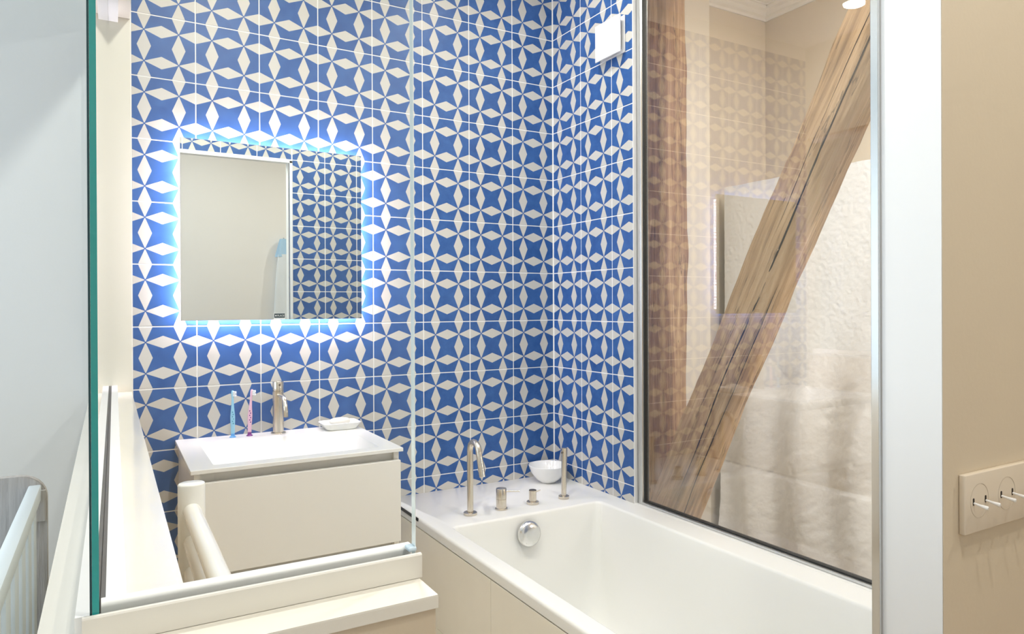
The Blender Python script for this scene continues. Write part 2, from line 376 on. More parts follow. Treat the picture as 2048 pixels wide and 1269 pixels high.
# hall and bedroom shell behind the camera
hallw = bx((-2.7, -1.0, FLOOR), (3.5, -0.9, CEIL))
struct('wall_hall', hallw, 'grey_wall', 'light grey hall wall seen in the mirror')
struct('wall_hall_end', bx((3.40, -0.9, FLOOR), (3.5, YF0, CEIL)), 'beige_wall', 'beige end wall of the hall')
w = B(); box(w, (-2.7, -0.9, FLOOR), (-2.6, 0.92, CEIL)); box(w, (-2.7, 2.18, FLOOR), (-2.6, 2.6, CEIL)); box(w, (-2.7, 0.92, FLOOR), (-2.6, 2.18, -0.60)); box(w, (-2.7, 0.92, 0.90), (-2.6, 2.18, CEIL))
struct('wall_bedroom_side', w, 'pale_wall', 'pale bedroom side wall out of view')
# space behind the interior window
struct('wall_stair', bx((2.905, 0.30, FLOOR), (3.0, 2.54, CEIL2)), 'plaster', 'cream side wall beyond the interior window')
struct('wall_stair_back', bx((1.702, 2.44, FLOOR), (2.905, 2.54, CEIL2)), 'plaster', 'cream back wall beyond the interior window')
struct('trim_3', bx((1.702, 2.395, FLOOR), (2.465, 2.44, CEIL2)), 'plaster_light', 'paler plaster breast beside the upright post', )
struct('wall_stair_front', bx((1.702, 0.606, FLOOR), (3.0, 0.70, CEIL2)), 'plaster', 'wall closing the space beyond the window')
struct('ceiling_stair', bx((1.78, 0.606, CEIL2), (3.0, 2.54, CEIL2 + 0.1)), 'ceiling_paint', 'white ceiling beyond the interior window')
struct('trim_9', bx((1.705, 0.71, FLOOR), (2.20, 2.39, -1.02)), 'plaster', 'low plinth under the old timbers')
def cornice(name, pts, label):
    w = B()
    prof = [(0, 0), (0, -0.062), (0.007, -0.062), (0.009, -0.050), (0.022, -0.043), (0.030, -0.026), (0.044, -0.018), (0.050, -0.006), (0.058, -0.006), (0.058, 0)]
    (a, b, nrm) = pts
    loft(w, [[Vector((p[0] + nrm[0] * r, p[1] + nrm[1] * r, CEIL2 + z)) for r, z in prof] for p in (a, b)])
    struct(name, w, 'ceiling_paint', label, smooth=True, angle=25)
cornice('trim_4', ((2.465, 2.44), (2.905, 2.44), (0, -1)), 'white ceiling cornice on the back wall beyond the window')
cornice('trim_5', ((2.905, 0.70), (2.905, 2.44), (-1, 0)), 'white ceiling cornice on the side wall beyond the window')
# low pipe boxing along the back wall
struct('trim_6', bx((0.060, D - 0.14, FLOOR + 0.012), (0.897, D - 0.001, -0.888), 0.012, 4), 'white_paint', 'white boxed ledge at the foot of the back wall', smooth=True)
# tile edge trim
struct('trim_7', bx((X1 - 0.0006, 1.9732, -0.728), (X1 + 0.014, 1.9755, WZ1)), 'plastic_white', 'white tile edge strip beside the window frame')

# ------------------------------------------------------------------ doorway casing
w = B(); box(w, (DX1 - 0.0012, YF0 + 0.0008, FLOOR), (DX1 - 0.0002, YF1 - 0.010, DZ - 0.001)); box(w, (DX0, YF0 + 0.0008, DZ - 0.0022), (DX1 - 0.0012, YF1 - 0.001, DZ - 0.0012))
door = struct('door_1', w, 'white_paint', 'white painted doorway reveal with a chrome edge strip')
obj('edge_strip', bx((DX1 - 0.0068, YF1 - 0.0105, FLOOR), (DX1 - 0.0002, YF1 + 0.0015, DZ - 0.0025), 0.0008, 2), 'alu_strip', door, label='polished chrome edge strip')
obj('inner_frame', bx((DX1 + 0.0002, YF1 - 0.004, FLOOR), (DX1 + 0.0150, YF1 + 0.0040, DZ)), 'white_paint', door)
obj('inner_frame', bx((DX0, YF1 - 0.004, DZ - 0.012), (DX1 + 0.0150, YF1 + 0.0040, DZ + 0.006)), 'white_paint', door)

# ------------------------------------------------------------------ interior window
win = thing('window_1', 'aluminium framed interior window above the bath', 'window', (X1, 1.3, WZ0)); win['kind'] = 'structure'
del win['category']
GZ = -0.7025
GYL = 1.919
def bar(a, b): return bx(a, b, 0.0015)
FX, FY, FZ = 1.6635, 1.9505, -0.7125
obj('frame_stile', bar((FX, FY, WZ0 + 0.001), (1.698, 1.9740, WZ1)), 'alu', win)
obj('frame_stile', bar((FX, 0.701, WZ0 + 0.001), (1.698, 0.742, WZ1)), 'alu', win)
obj('frame_rail', bar((FX, 0.742, WZ0 + 0.001), (1.698, FY, FZ)), 'alu', win)
obj('frame_rail', bar((FX, 0.742, WZ1 - 0.04), (1.698, FY, WZ1)), 'alu', win)
obj('sill_strip', bx((X1 - 0.0002, 0.701, WZ0 + 0.001), (FX - 0.0002, 1.9738, -0.7192), 0.0015), 'acrylic', win, label='white strip between bath rim and frame')
w = B()
box(w, (1.6745, FY - 0.0045, FZ + 0.0005), (1.692, FY - 0.0002, WZ1 - 0.041)); box(w, (1.6745, 0.743, FZ + 0.0003), (1.692, FY - 0.0045, FZ + 0.0042)); box(w, (1.6745, 0.743, FZ + 0.0042), (1.692, 0.750, WZ1 - 0.041))
obj('gasket', w, 'rubber', win, label='black glazing gasket')
GZ = FZ + 0.002
obj('pane', bx((1.680, 0.748, GZ + 0.001), (1.685, 1.9475, WZ1 - 0.045)), 'window_glass', win)

# ------------------------------------------------------------------ timber beyond the window
def timber(name, p0, p1, wx, wy, mat, label, roll=0.0, bend=(0, 0), seed=0, rings=70, seg=36, cracks=(), taper=0.0):
    """old squared timber: local z runs along the beam; wavering edges, rounded arrises"""
    p0, p1 = Vector(p0), Vector(p1); d = p1 - p0; L = d.length
    bm = bmesh.new(); loops = []
    def pt(a, z, lift=0.0):
        t = z / L
        c, s = math.cos(a), math.sin(a)
        n = 4.2
        r = (abs(c / (wx / 2)) ** n + abs(s / (wy / 2)) ** n) ** (-1 / n)
        q = noise.fractal(Vector((c * 1.3 + seed, s * 1.3, z * 2.1)), 0.9, 2.0, 4) * 0.010
        q += noise.noise(Vector((c * 5 + seed, s * 5, z * 1.2))) * 0.0045
        q += noise.noise(Vector((seed * 3.1, c * 0.5, z * 1.1))) * 0.009
        r = r * (1 + taper * (0.5 - t)) + q + lift
        b = math.sin(math.pi * t)
        return Vector((r * c + bend[0] * b, r * s + bend[1] * b, z))
    for k in range(rings + 1):
        z = L * k / rings
        loops.append([pt(2 * math.pi * j / seg, z) for j in range(seg)])
    loft(bm, loops)
    o = obj(name, bm, mat, None, smooth=True, base=(0, 0, 0), angle=60)
    q = d.to_track_quat('Z', 'Y'); o.rotation_euler = (q.to_matrix() @ Matrix.Rotation(roll, 3, 'Z')).to_euler(); o.location = (p0.x, p0.y, p0.z + H)
    tag(o, label, 'beam')
    for (a0, z0, z1, wd_) in cracks:      # open drying cracks: thin dark slivers sunk in the face
        cb = bmesh.new(); n = 40; la, lb, lc = [], [], []
        for k in range(n + 1):
            z = (z0 + (z1 - z0) * k / n) * L
            a = a0 + noise.noise(Vector((seed + a0 * 4, z * 3.0, 1.7))) * 0.10
            hw = wd_ * math.sin(math.pi * min(1, max(0, k / n))) ** 0.5 * (0.7 + 0.6 * abs(noise.noise(Vector((z * 9, a0, 0.3)))))
            R = pt(a, z).length or 1
            rr = math.hypot(pt(a, z).x, pt(a, z).y); da = hw / max(rr, 0.03)
            la.append(pt(a - da, z, 0.0008)); lb.append(pt(a, z, 0.0012)); lc.append(pt(a + da, z, 0.0008))
        vv = [[cb.verts.new(p) for p in l] for l in (la, lb, lc)]
        for r0, r1 in zip(vv, vv[1:]):
            for k in range(n): cb.faces.new((r0[k], r0[k + 1], r1[k + 1], r1[k]))
        bmesh.ops.recalc_face_normals(cb, faces=cb.faces[:])
        me = bpy.data.meshes.new('crack'); cb.to_mesh(me); cb.free(); me.materials.append(M['crack'])
        co = bpy.data.objects.new('crack', me); C.objects.link(co); co.parent = o
    return o
post = timber('timber_post', (2.035, 2.242, -1.018), (2.035, 2.242, CEIL2 - 0.002), 0.158, 0.160, 'post', 'dark old oak post standing upright behind the window frame', 0.2, (0.004, 0), 3.3,
              cracks=((math.radians(215), 0.15, 0.62, 0.0035), (math.radians(235), 0.55, 0.95, 0.003)))
brace = timber('timber_brace', (1.862, 2.115, -1.015), (1.862, 0.800, 1.440), 0.128, 0.168, 'beam', 'pale brown diagonal oak brace leaning behind the window glass', 0.0, (0, 0.028), 8.1, taper=0.16,
               cracks=((math.radians(212), 0.12, 0.92, 0.0026), (math.radians(240), 0.05, 0.45, 0.0018), (math.radians(188), 0.50, 0.85, 0.0014)))

# ------------------------------------------------------------------ hanging dust sheet
def dust_sheet():
    bm = bmesh.new(); ny, nz = 280, 330
    y0, y1, z0, z1 = 0.86, 2.390, FLOOR + 0.02, 0.562
    vs = []
    for j in range(nz + 1):
        v = j / nz; row = []
        for i in range(ny + 1):
            u = i / ny; y = y0 + (y1 - y0) * u; z = z0 + (z1 - z0) * v
            low = max(0.0, min(1.0, (0.02 - z) / 0.55)); low = low * low * (3 - 2 * low)
            x = 2.555
            x -= low * (0.040 + 0.026 * math.sin(y * 24 + 1.8 * math.sin(z * 2.3) + 0.6) * (0.35 + 0.65 * u))
            n1 = noise.fractal(Vector((y * 62, z * 74, 7.7)), 1.0, 2.0, 3)
            n2 = noise.ridged_multi_fractal(Vector((y * 13 + z * 11, z * 9 - y * 4, 2.2)), 1.1, 2.1, 4, 1.0, 2.0)
            x += 0.0016 * n1 * (1 - 0.8 * low) + 0.0038 * (n2 - 1.0) * (0.18 + 0.82 * low)
            x += 0.008 * low * noise.noise(Vector((y * 7 + z * 4, z * 3.0, 4.0)))
            if v > 0.97: z += 0.004 * noise.noise(Vector((y * 12, 0, 0)))
            row.append(bm.verts.new((x, y, z)))
        vs.append(row)
    for j in range(nz):
        for i in range(ny): bm.faces.new((vs[j][i], vs[j][i + 1], vs[j + 1][i + 1], vs[j + 1][i]))
    o = obj('dust_sheet', bm, 'sheet', None, smooth=True, angle=0)
    tag(o, 'crumpled white plastic dust sheet hanging behind the diagonal beam', 'sheet')
M['sheet'] = plain('white_plastic_sheet', (0.84, 0.84, 0.83), 0.30, var=0.03, bump=0.9, bscale=48)
dust_sheet()
struct('trim_8', bx((2.62, 0.72, FLOOR), (2.90, 2.394, 0.53)), 'plaster_light', 'low wall hidden under the dust sheet')

# ------------------------------------------------------------------ glass panels on the partition
def skew(y): return (y - 0.757) * 0.0052
pan = thing('glass_panel', 'clear glass panel on the front low wall before the basin', 'glass panel', (0.12, 0.645, LW))
obj('pane', bx((-0.0075, 0.6415, LW + 0.003), (0.2588, 0.6500, 0.903)), 'front_glass', pan)
obj('polished_edge', bx((0.2589, 0.6415, LW + 0.003), (0.2597, 0.6500, 0.903)), 'pale_edge', pan, label='pale green polished edge')
w = B(); pr = [Vector((0, 0.6315, LW + 0.0005)), Vector((0, 0.6315, -0.2418)), Vector((0, 0.6325, -0.2405)), Vector((0, 0.6362, -0.2405)), Vector((0, 0.6370, -0.2418)), Vector((0, 0.6370, LW + 0.0005))]
loft(w, [[p + Vector((x, 0, 0)) for p in pr] for x in (-0.0195, 0.2622)])
obj('channel', w, 'channel_cream', pan, label='cream white front glazing channel')
w = B(); pr = [(0.6535, LW + 0.0005), (0.6535, -0.2425), (0.6550, -0.2400), (0.6590, -0.2385), (0.6650, -0.2385), (0.6695, -0.2405), (0.672, -0.2450), (0.673, LW + 0.0005)]
loft(w, [[Vector((x, y, z)) for y, z in pr] for x in (-0.0070, 0.2610)])
obj('channel', w, 'plastic_white', pan, smooth=True, angle=50)
obj('gasket', bx((-0.0075, 0.6372, LW + 0.0008), (0.2590, 0.6403, -0.2424)), 'grey_rubber', pan)
obj('shim', bx((0.2520, 0.6395, -0.2404), (0.2602, 0.6530, -0.2360), 0.0015), 'blue_shim', pan, label='pale blue silicone shim')
side = thing('glass_panel', 'clear glass panel on the side low wall along the cot', 'glass panel', (0.0, 1.5, LW))
def sk_prism(x0, x1, y0, y1, z0, z1):
    w = B(); loft(w, [[Vector((x0 + skew(y), y, z0)), Vector((x1 + skew(y), y, z0)), Vector((x1 + skew(y), y, z1)), Vector((x0 + skew(y), y, z1))] for y in (y0, y1)]); return w
obj('pane', sk_prism(-0.0132, -0.0074, 0.6416, D - 0.008, LW + 0.003, 0.903), 'glass', side)
obj('polished_edge', sk_prism(-0.0122, -0.0074, 0.6385, 0.6414, LW + 0.001, 0.903), 'teal_edge', side, label='teal polished glass edge')
obj('edge_arris', sk_prism(-0.0138, -0.0123, 0.6385, 0.6414, LW + 0.001, 0.903), 'dark_edge', side, label='dark green glass edge')
obj('gasket', sk_prism(-0.0070, -0.0036, 0.6745, D - 0.007, LW + 0.001, -0.243), 'grey_rubber', side)
obj('channel', sk_prism(-0.0034, 0.0120, 0.6745, D - 0.007, LW + 0.001, -0.2425), 'plastic_white', side)
obj('channel', sk_prism(-0.0240, -0.0134, 0.6420, D - 0.007, LW + 0.001, -0.2425), 'plastic_white', side)
for a, b in ((-0.0240, -0.0134), (-0.0072, 0.0190)):
    obj('head_channel', sk_prism(a, b, 0.6745, D - 0.007, 0.888, 0.9045), 'plastic_white', side)

# ------------------------------------------------------------------ mirror with back light
MX0, MX1, MZ0, MZ1, MY = 0.1975, 0.7925, -0.0440, 0.5450, 2.463
mir = thing('backlit_mirror', 'square frameless mirror glowing with white light around its edge', 'mirror', (0.495, D, MZ0))
obj('mirror_glass', bx((MX0, MY, MZ0), (MX1, MY + 0.004, MZ1), 0.0008), 'mirror', mir)
ib = 0.022
obj('backing', bx((MX0 + ib, MY + 0.0045, MZ0 + ib), (MX1 - ib, D - 0.0005, MZ1 - ib)), 'plastic_white', mir)
def led(a, b, axis):
    """strip of small glowing diodes along one side of the backing"""
    w = B(); n = 36; L = b[axis] - a[axis]
    for k in range(n):
        p, q_ = list(a), list(b); c = a[axis] + L * (k + 0.5) / n; p[axis], q_[axis] = c - 0.0038, c + 0.0038
        box(w, p, q_)
    return obj('led_strip', w, 'led', mir, label='glowing white light strip')
ly0, ly1 = MY + 0.010, MY + 0.020; q = 0.006
led((MX0 + 0.02, ly0, MZ0 + ib - q), (MX1 - 0.02, ly1, MZ0 + ib - 0.0005), 0); led((MX0 + 0.02, ly0, MZ1 - ib + 0.0005), (MX1 - 0.02, ly1, MZ1 - ib + q), 0)
led((MX0 + ib - q, ly0, MZ0 + ib), (MX0 + ib - 0.0005, ly1, MZ1 - ib), 2); led((MX1 - ib + 0.0005, ly0, MZ0 + ib), (MX1 - ib + q, ly1, MZ1 - ib), 2)
lab = obj('label', bx((0.4850, MY - 0.0006, -0.0425), (0.5225, MY - 0.0001, -0.0215)), 'plastic_white', mir, label='small black and white maker label')
obj('label_field', bx((0.4862, MY - 0.0010, -0.0378), (0.5213, MY - 0.0006, -0.0226)), 'black_label', lab)
fc = bpy.data.curves.new('lettering', 'FONT'); fc.body = 'PLACE'; fc.size = 0.0082; fc.extrude = 0.0001; fc.align_x = 'LEFT'; fc.space_character = 1.02
tmp = bpy.data.objects.new('lettering_source', fc); C.objects.link(tmp); bpy.context.view_layer.update()
lm = bpy.data.meshes.new_from_object(tmp.evaluated_get(bpy.context.evaluated_depsgraph_get())); bpy.data.objects.remove(tmp); bpy.data.curves.remove(fc)
lm.name = 'lettering'; lm.materials.clear(); lm.materials.append(M['plastic_white'])
fo = bpy.data.objects.new('lettering', lm); C.objects.link(fo); fo.parent = lab; b_ = ORG[lab.name]
fo.location = (0.4958 - b_[0], MY - 0.0012 - b_[1], -0.0330 - b_[2]); fo.rotation_euler = (math.pi / 2, 0, 0)
w = B(); cx, cz = 0.4915, -0.0302
loft(w, [[Vector((cx + dx, y, cz + dz)) for dx, dz in ((0.0026, 0), (0, 0.0032), (-0.0026, 0), (0, -0.0032))] for y in (MY - 0.0013, MY - 0.0011)])
obj('emblem', w, 'plastic_white', lab)

# ------------------------------------------------------------------ vanity
VX0, VX1, VY0, VY1, VZ = 0.182, 0.7725, 2.003, D - 0.001, -0.430
van = thing('vanity_unit', 'white wall hung basin unit with one wide drawer', 'vanity', (0.48, 2.25, -0.76))
w = B(); k = 5
bl = [rrect(VX0, VX1, VY0, VY1, VZ - 0.0105, 0.003, k), rrect(VX0, VX1, VY0, VY1, VZ - 0.001, 0.003, k), rrect(VX0 + 0.001, VX1 - 0.001, VY0 + 0.001, VY1 - 0.001, VZ, 0.003, k),
      rrect(0.2430, 0.7150, 2.052, 2.385, VZ, 0.012, k), rrect(0.2445, 0.7135, 2.0535, 2.3835, VZ - 0.002, 0.012, k),
      rrect(0.262, 0.696, 2.066, 2.366, VZ - 0.060, 0.02, k), rrect(0.275, 0.683, 2.080, 2.352, VZ - 0.072, 0.02, k), rrect(0.46, 0.50, 2.20, 2.24, VZ - 0.080, 0.018, k)]
loft(w, bl, False); obj('basin', w, 'resin', van, smooth=True, angle=35)
lathe(w := B(), [(0.0, VZ - 0.079), (0.020, VZ - 0.079), (0.022, VZ - 0.0775), (0.018, VZ - 0.0755), (0.0, VZ - 0.075)], (0.48, 2.22, 0), 24, closed_ends=False); obj('drain', w, 'satin_chrome', van, smooth=True)
w = B()
box(w, (0.192, VY0 + 0.019, -0.755), (0.2075, VY1, VZ - 0.0108)); box(w, (0.7485, VY0 + 0.019, -0.755), (0.764, VY1, VZ - 0.0108))
box(w, (0.2075, VY0 + 0.025, -0.755), (0.7485, VY1, -0.738)); box(w, (0.2075, VY0 + 0.045, -0.738), (0.7485, VY0 + 0.058, VZ - 0.09)); box(w, (0.2075, VY0 + 0.034, VZ - 0.095), (0.7485, VY0 + 0.045, VZ - 0.0108))
obj('carcass', w, 'lacquer', van)
dr = obj('drawer_front', bx((0.1925, VY0, -0.7125), (0.7635, VY0 + 0.018, -0.4665), 0.0012), 'lacquer', van)
# basin tap
tap = thing('basin_tap', 'brushed nickel single lever tap on the white basin', 'tap', (0.4956, 2.452, VZ))
TX, TY = 0.4956, 2.452
lathe(w := B(), [(0.0, VZ + 0.0003), (0.0245, VZ + 0.0003), (0.0245, VZ + 0.0035), (0.0225, VZ + 0.0048), (0.0185, VZ + 0.0050)], (TX, TY, 0), 40, closed_ends=False); obj('base_ring', w, 'nickel', tap, smooth=True)
lathe(w := B(), [(0.0178, VZ + 0.003), (0.0178, -0.2862), (0.0170, -0.2855)], (TX, TY, 0), 40); obj('body', w, 'nickel', tap, smooth=True)
lathe(w := B(), [(0.0162, -0.2856), (0.0178, -0.2842), (0.0178, -0.2545), (0.0168, -0.2530)], (TX, TY, 0), 40); h = obj('lever_cap', w, 'nickel', tap, smooth=True)
obj('lever_slot', tube(B(), [(TX + 0.0005, TY - 0.012, -0.2640), (TX + 0.0012, TY - 0.0205, -0.2640)], 0.0032, 12), 'nickel_dark', h, smooth=True)
arc = [(TX, TY - 0.010, -0.2985)]
for k in range(9):
    a = math.radians(90 - k * 10.2); arc.append((TX, TY - 0.070 - 0.048 * math.cos(a), -0.3500 + 0.0515 * math.sin(a)))
arc.append((TX, arc[-1][1] - 0.001, -0.3590)); obj('spout', tube(B(), arc, 0.0078, 20), 'nickel', tap, smooth=True)
# toothbrushes
def toothbrush(x, y, main, cup, dot, bristle, label, turn, lean):
    t = thing('toothbrush', label, 'toothbrush', (x, y, VZ), 'toothbrushes on the basin')
    lathe(w := B(), [(0.0, VZ + 0.0002), (0.0105, VZ + 0.0002), (0.0098, VZ + 0.0022), (0.0062, VZ + 0.0050), (0.0058, VZ + 0.0130), (0.0, VZ + 0.0132)], (x, y, 0), 24, closed_ends=False); obj('suction_cup', w, cup, t, smooth=True)
    prof = [(0.0065, 0.0128), (0.0062, 0.030), (0.0075, 0.050), (0.0078, 0.068), (0.0062, 0.084), (0.0048, 0.098), (0.0040, 0.110), (0.0036, 0.128), (0.0042, 0.136), (0.0045, 0.150), (0.0028, 0.1545)]
    w = B(); loops = []
    for r, z in prof:
        c = Vector((x + lean * z * z * 6, y, VZ + z)); loops.append(ring(c, Vector((1, 0, 0)), Vector((0, 1, 0)), r, 18, r * 0.75))
    loft(w, loops); obj('handle', w, main, t, smooth=True)
    w = B()
    for k in range(6):
        z = VZ + 0.046 + k * 0.0075; sx = 0.0011 * (-1) ** k
        bmesh.ops.create_uvsphere(w, u_segments=10, v_segments=6, radius=0.0021, matrix=Matrix.Translation((x + sx + lean * 0.02, y - 0.0052, z)) @ Matrix.Diagonal((1.0, 0.6, 1.2, 1)))
    obj('grip_dots', w, dot, t, smooth=True)
    w = B(); q = Vector((math.cos(turn), math.sin(turn), 0))
    for i in range(4):
        for j in range(2):
            p = Vector((x + lean * 0.14, y, VZ + 0.137 + i * 0.0042)) + q.cross(Vector((0, 0, 1))) * (0.0022 * (j * 2 - 1))
            tube(w, [p + q * 0.003, p + q * 0.0118], [0.0019, 0.0021], 8)
    obj('bristles', w, 'bristle', t, smooth=True)
    w = B(); p = Vector((x + lean * 0.14, y, VZ + 0.143)); tube(w, [p + q * 0.0035, p + q * 0.0122], [0.0020, 0.0021], 8); obj('bristle_tuft', w, bristle, t, smooth=True)
toothbrush(0.3510, 2.456, 'blue_plastic', 'blue_rubber', 'teal_dot', 'navy', 'light blue toothbrush standing on a blue suction foot', math.radians(-40), 0.0)
toothbrush(0.4035, 2.456, 'pink_plastic', 'purple_rubber', 'purple_rubber', 'navy', 'pink toothbrush standing on a purple suction foot', math.radians(-35), 0.06)
# soap dish and soap
w = B(); k = 6
loft(w, [rrect(0.652, 0.752, 2.400, 2.472, VZ + 0.0004, 0.018, k), rrect(0.648, 0.756, 2.396, 2.476, VZ + 0.004, 0.018, k), rrect(0.637, 0.767, 2.388, 2.486, VZ + 0.019, 0.022, k), rrect(0.634, 0.770, 2.385, 2.489, VZ + 0.024, 0.023, k),
         rrect(0.637, 0.767, 2.388, 2.486, VZ + 0.025, 0.022, k), rrect(0.650, 0.754, 2.398, 2.474, VZ + 0.015, 0.018, k), rrect(0.660, 0.744, 2.406, 2.466, VZ + 0.012, 0.016, k)])
tag(obj('soap_dish', w, 'ceramic', None, smooth=True), 'white ceramic soap dish on the right rear corner of the basin', 'dish')
w = B(); bmesh.ops.create_uvsphere(w, u_segments=28, v_segments=16, radius=1.0)
for v in w.verts:
    c = v.co; c.z = math.copysign(abs(c.z) ** 0.75, c.z)
    v.co = Vector((0.702 + c.x * 0.037, 2.436 + c.y * 0.024, VZ + 0.0260 + c.z * 0.0135))
tag(obj('soap_bar', w, 'soap', None, smooth=True, angle=0), 'ivory oval soap bar lying in the white soap dish', 'soap')

# ------------------------------------------------------------------ towel radiator on the low wall
rad = thing('towel_radiator', 'white tubular towel radiator beside the low wall', 'radiator', (0.107, 0.95, FLOOR + 0.10))
RX = 0.1085
for y in (1.180, 0.722):
    lathe(w := B(), [(0.017, FLOOR + 0.102), (0.0195, FLOOR + 0.105), (0.0195, -0.2735), (0.0188, -0.2718), (0.0172, -0.2708)], (RX, y, 0), 36, 1.0, 0.9)
    obj('post', w, 'enamel', rad, smooth=True)
z = -0.3115; k = 0
while z > FLOOR + 0.16:
    if k % 8 != 7:
        obj('tube', tube(B(), [(RX - 0.0005, 0.734, z), (RX - 0.0005, 1.168, z)], 0.0128, 20), 'enamel', rad, smooth=True)
    z -= 0.0475; k += 1
for y in (0.850, 1.10):
    for zz in (-0.42, -1.0):
        obj('bracket', tube(B(), [(0.0582, y, zz), (RX - 0.008, y, zz)], 0.008, 14), 'enamel', rad, smooth=True)

# ------------------------------------------------------------------ bathtub
ZT = -0.720
tub = thing('bathtub', 'white rectangular bathtub under the interior window', 'bathtub', (1.28, 1.58, -1.18))
w = B(); k = 7
ox0, ox1, oy0, oy1 = 0.9065, X1 - 0.0005, YF1 + 0.0016, D - 0.0005
ix0, ix1, iy0, iy1 = 0.9660, 1.5560, 0.800, 2.0660
def inner(e, z, r): return rrect(ix0 + e, ix1 - e, iy0 + e * 2.2, iy1 - e * 0.9, z, r, k)
L_ = [rrect(ox0 + 0.004, ox1, oy0, oy1, ZT - 0.0325, 0.004, k), rrect(ox0, ox1, oy0, oy1, ZT - 0.0315, 0.005, k), rrect(ox0, ox1, oy0, oy1, ZT - 0.010, 0.005, k)]
for a in (25, 50, 75, 90):
    a = math.radians(a); e = 0.010 * (1 - math.cos(a)); L_.append(rrect(ox0 + e, ox1, oy0, oy1, ZT - 0.010 + 0.010 * math.sin(a), 0.005, k))
for a in (0, 20, 40, 60, 80):
    a = math.radians(a); L_.append(inner(-0.010 + 0.010 * math.sin(a), ZT - 0.010 + 0.010 * math.cos(a), 0.022))
L_ += [inner(0.004, ZT - 0.04, 0.026), inner(0.022, ZT - 0.22, 0.040), inner(0.036, ZT - 0.36, 0.07), inner(0.050, ZT - 0.41, 0.085), inner(0.075, ZT - 0.430, 0.09), inner(0.20, ZT - 0.436, 0.08)]
loft(w, L_, False); obj('tub_shell', w, 'acrylic', tub, smooth=True, angle=55)
# overflow cap on the end wall of the tub
oc = Vector((1.2450, 2.0535, -0.7840)); prof = [(0.0, 0.024), (0.020, 0.0232), (0.034, 0.0200), (0.0415, 0.014), (0.0440, 0.007), (0.0440, 0.003), (0.030, 0.002), (0.030, -0.006)]
w = B(); ax = Vector((0, -1, 0.10)).normalized(); u_ = Vector((1, 0, 0)); v_ = ax.cross(u_)
loft(w, [ring(oc + ax * d, u_, v_, max(r, 0.0004), 40) for r, d in prof]); obj('overflow_cap', w, 'satin_chrome', tub, smooth=True, label='domed chrome overflow cap')
lathe(w := B(), [(0.0, -1.1555), (0.030, -1.1555), (0.033, -1.1530), (0.026, -1.1500), (0.0, -1.1495)], (1.25, 1.75, 0), 28, closed_ends=False); obj('drain', w, 'satin_chrome', tub, smooth=True)
obj('rim_strip', bx((0.9050, 2.2160, ZT - 0.0125), (0.9075, 2.485, ZT - 0.0020)), 'rubber', tub, label='dark strip under the rim')  # thin dark strip along the deck edge, in the gasket's black
# tiled front of the bath
ap = struct('wall_bath_front', bx((0.914, YF1 + 0.001, FLOOR + 0.012), (0.930, D - 0.001, ZT - 0.0340)), 'grout', 'tiled front of the bathtub')
def panel_row(z0, z1, joints):
    for a, b in zip(joints, joints[1:]):
        obj('tile', bx((0.9070, a + 0.001, z0 + 0.001), (0.9139, b - 0.001, z1 - 0.001), 0.0007), 'marble', ap)
panel_row(-1.036, ZT - 0.0350, [YF1 + 0.001, 1.100, 1.697, 2.297, D - 0.002]); panel_row(FLOOR + 0.013, -1.036, [YF1 + 0.001, 1.100, 1.697, 2.297, D - 0.002])

# ------------------------------------------------------------------ bath fittings in brushed nickel
def disc(x, y, r, h): return lathe(B(), [(0.0, ZT + 0.0003), (r, ZT + 0.0003), (r, ZT + h - 0.001), (r - 0.0012, ZT + h), (0.0, ZT + h)], (x, y, 0), 40, closed_ends=False)
sx, sy = 1.0760, 2.160
sp = thing('bath_spout', 'tall bent brushed nickel spout on the bath deck', 'tap', (sx, sy, ZT))
obj('base_ring', disc(sx, sy, 0.0235, 0.0085), 'nickel', sp, smooth=True)
pts = [(sx, sy, ZT + 0.006), (sx, sy, -0.60), (sx, sy, -0.52), (sx, sy, -0.4985)]
R = 0.0330
for k in range(1, 13):
    a = math.radians(k * 162 / 12); pts.append((sx, sy - R + R * math.cos(a), -0.4985 + R * math.sin(a)))
a = math.radians(162); dy, dz = -math.sin(a), math.cos(a); e = pts[-1]
for s in (0.03, 0.06, 0.088): pts.append((sx, e[1] + dy * s, e[2] + dz * s))
obj('pipe', tube(B(), pts, 0.0108, 24), 'nickel', sp, smooth=True)
mx, my = 1.1985, 2.160
mm = thing('bath_mixer', 'squat brushed nickel mixer with a long rod lever', 'tap', (mx, my, ZT))
obj('base_ring', disc(mx, my, 0.0225, 0.0048), 'nickel', mm, smooth=True)
lathe(w := B(), [(0.0183, ZT + 0.004), (0.0183, -0.6835), (0.0176, -0.6830)], (mx, my, 0), 40); obj('body', w, 'nickel', mm, smooth=True)
lathe(w := B(), [(0.0176, -0.6828), (0.0188, -0.6820), (0.0188, -0.6475), (0.0178, -0.6460)], (mx, my, 0), 40); cp = obj('lever_cap', w, 'nickel', mm, smooth=True)
obj('lever', tube(B(), [(mx + 0.012, my - 0.006, -0.6570), (mx + 0.060, my - 0.026, -0.6590)], [0.0028, 0.0022], 12), 'nickel', cp, smooth=True)
dx_, dy_ = 1.3290, 2.160
dv = thing('bath_diverter', 'small brushed nickel diverter knob with a stub lever', 'tap', (dx_, dy_, ZT))
obj('base_ring', disc(dx_, dy_, 0.0225, 0.0100), 'nickel', dv, smooth=True)
lathe(w := B(), [(0.0138, ZT + 0.009), (0.0138, -0.6715)], (dx_, dy_, 0), 36); obj('body', w, 'nickel', dv, smooth=True)
lathe(w := B(), [(0.0137, -0.6714), (0.0137, -0.6698), (0.0128, -0.6690)], (dx_, dy_, 0), 36); obj('top_cap', w, 'nickel_dark', dv, smooth=True, label='dark nickel top')
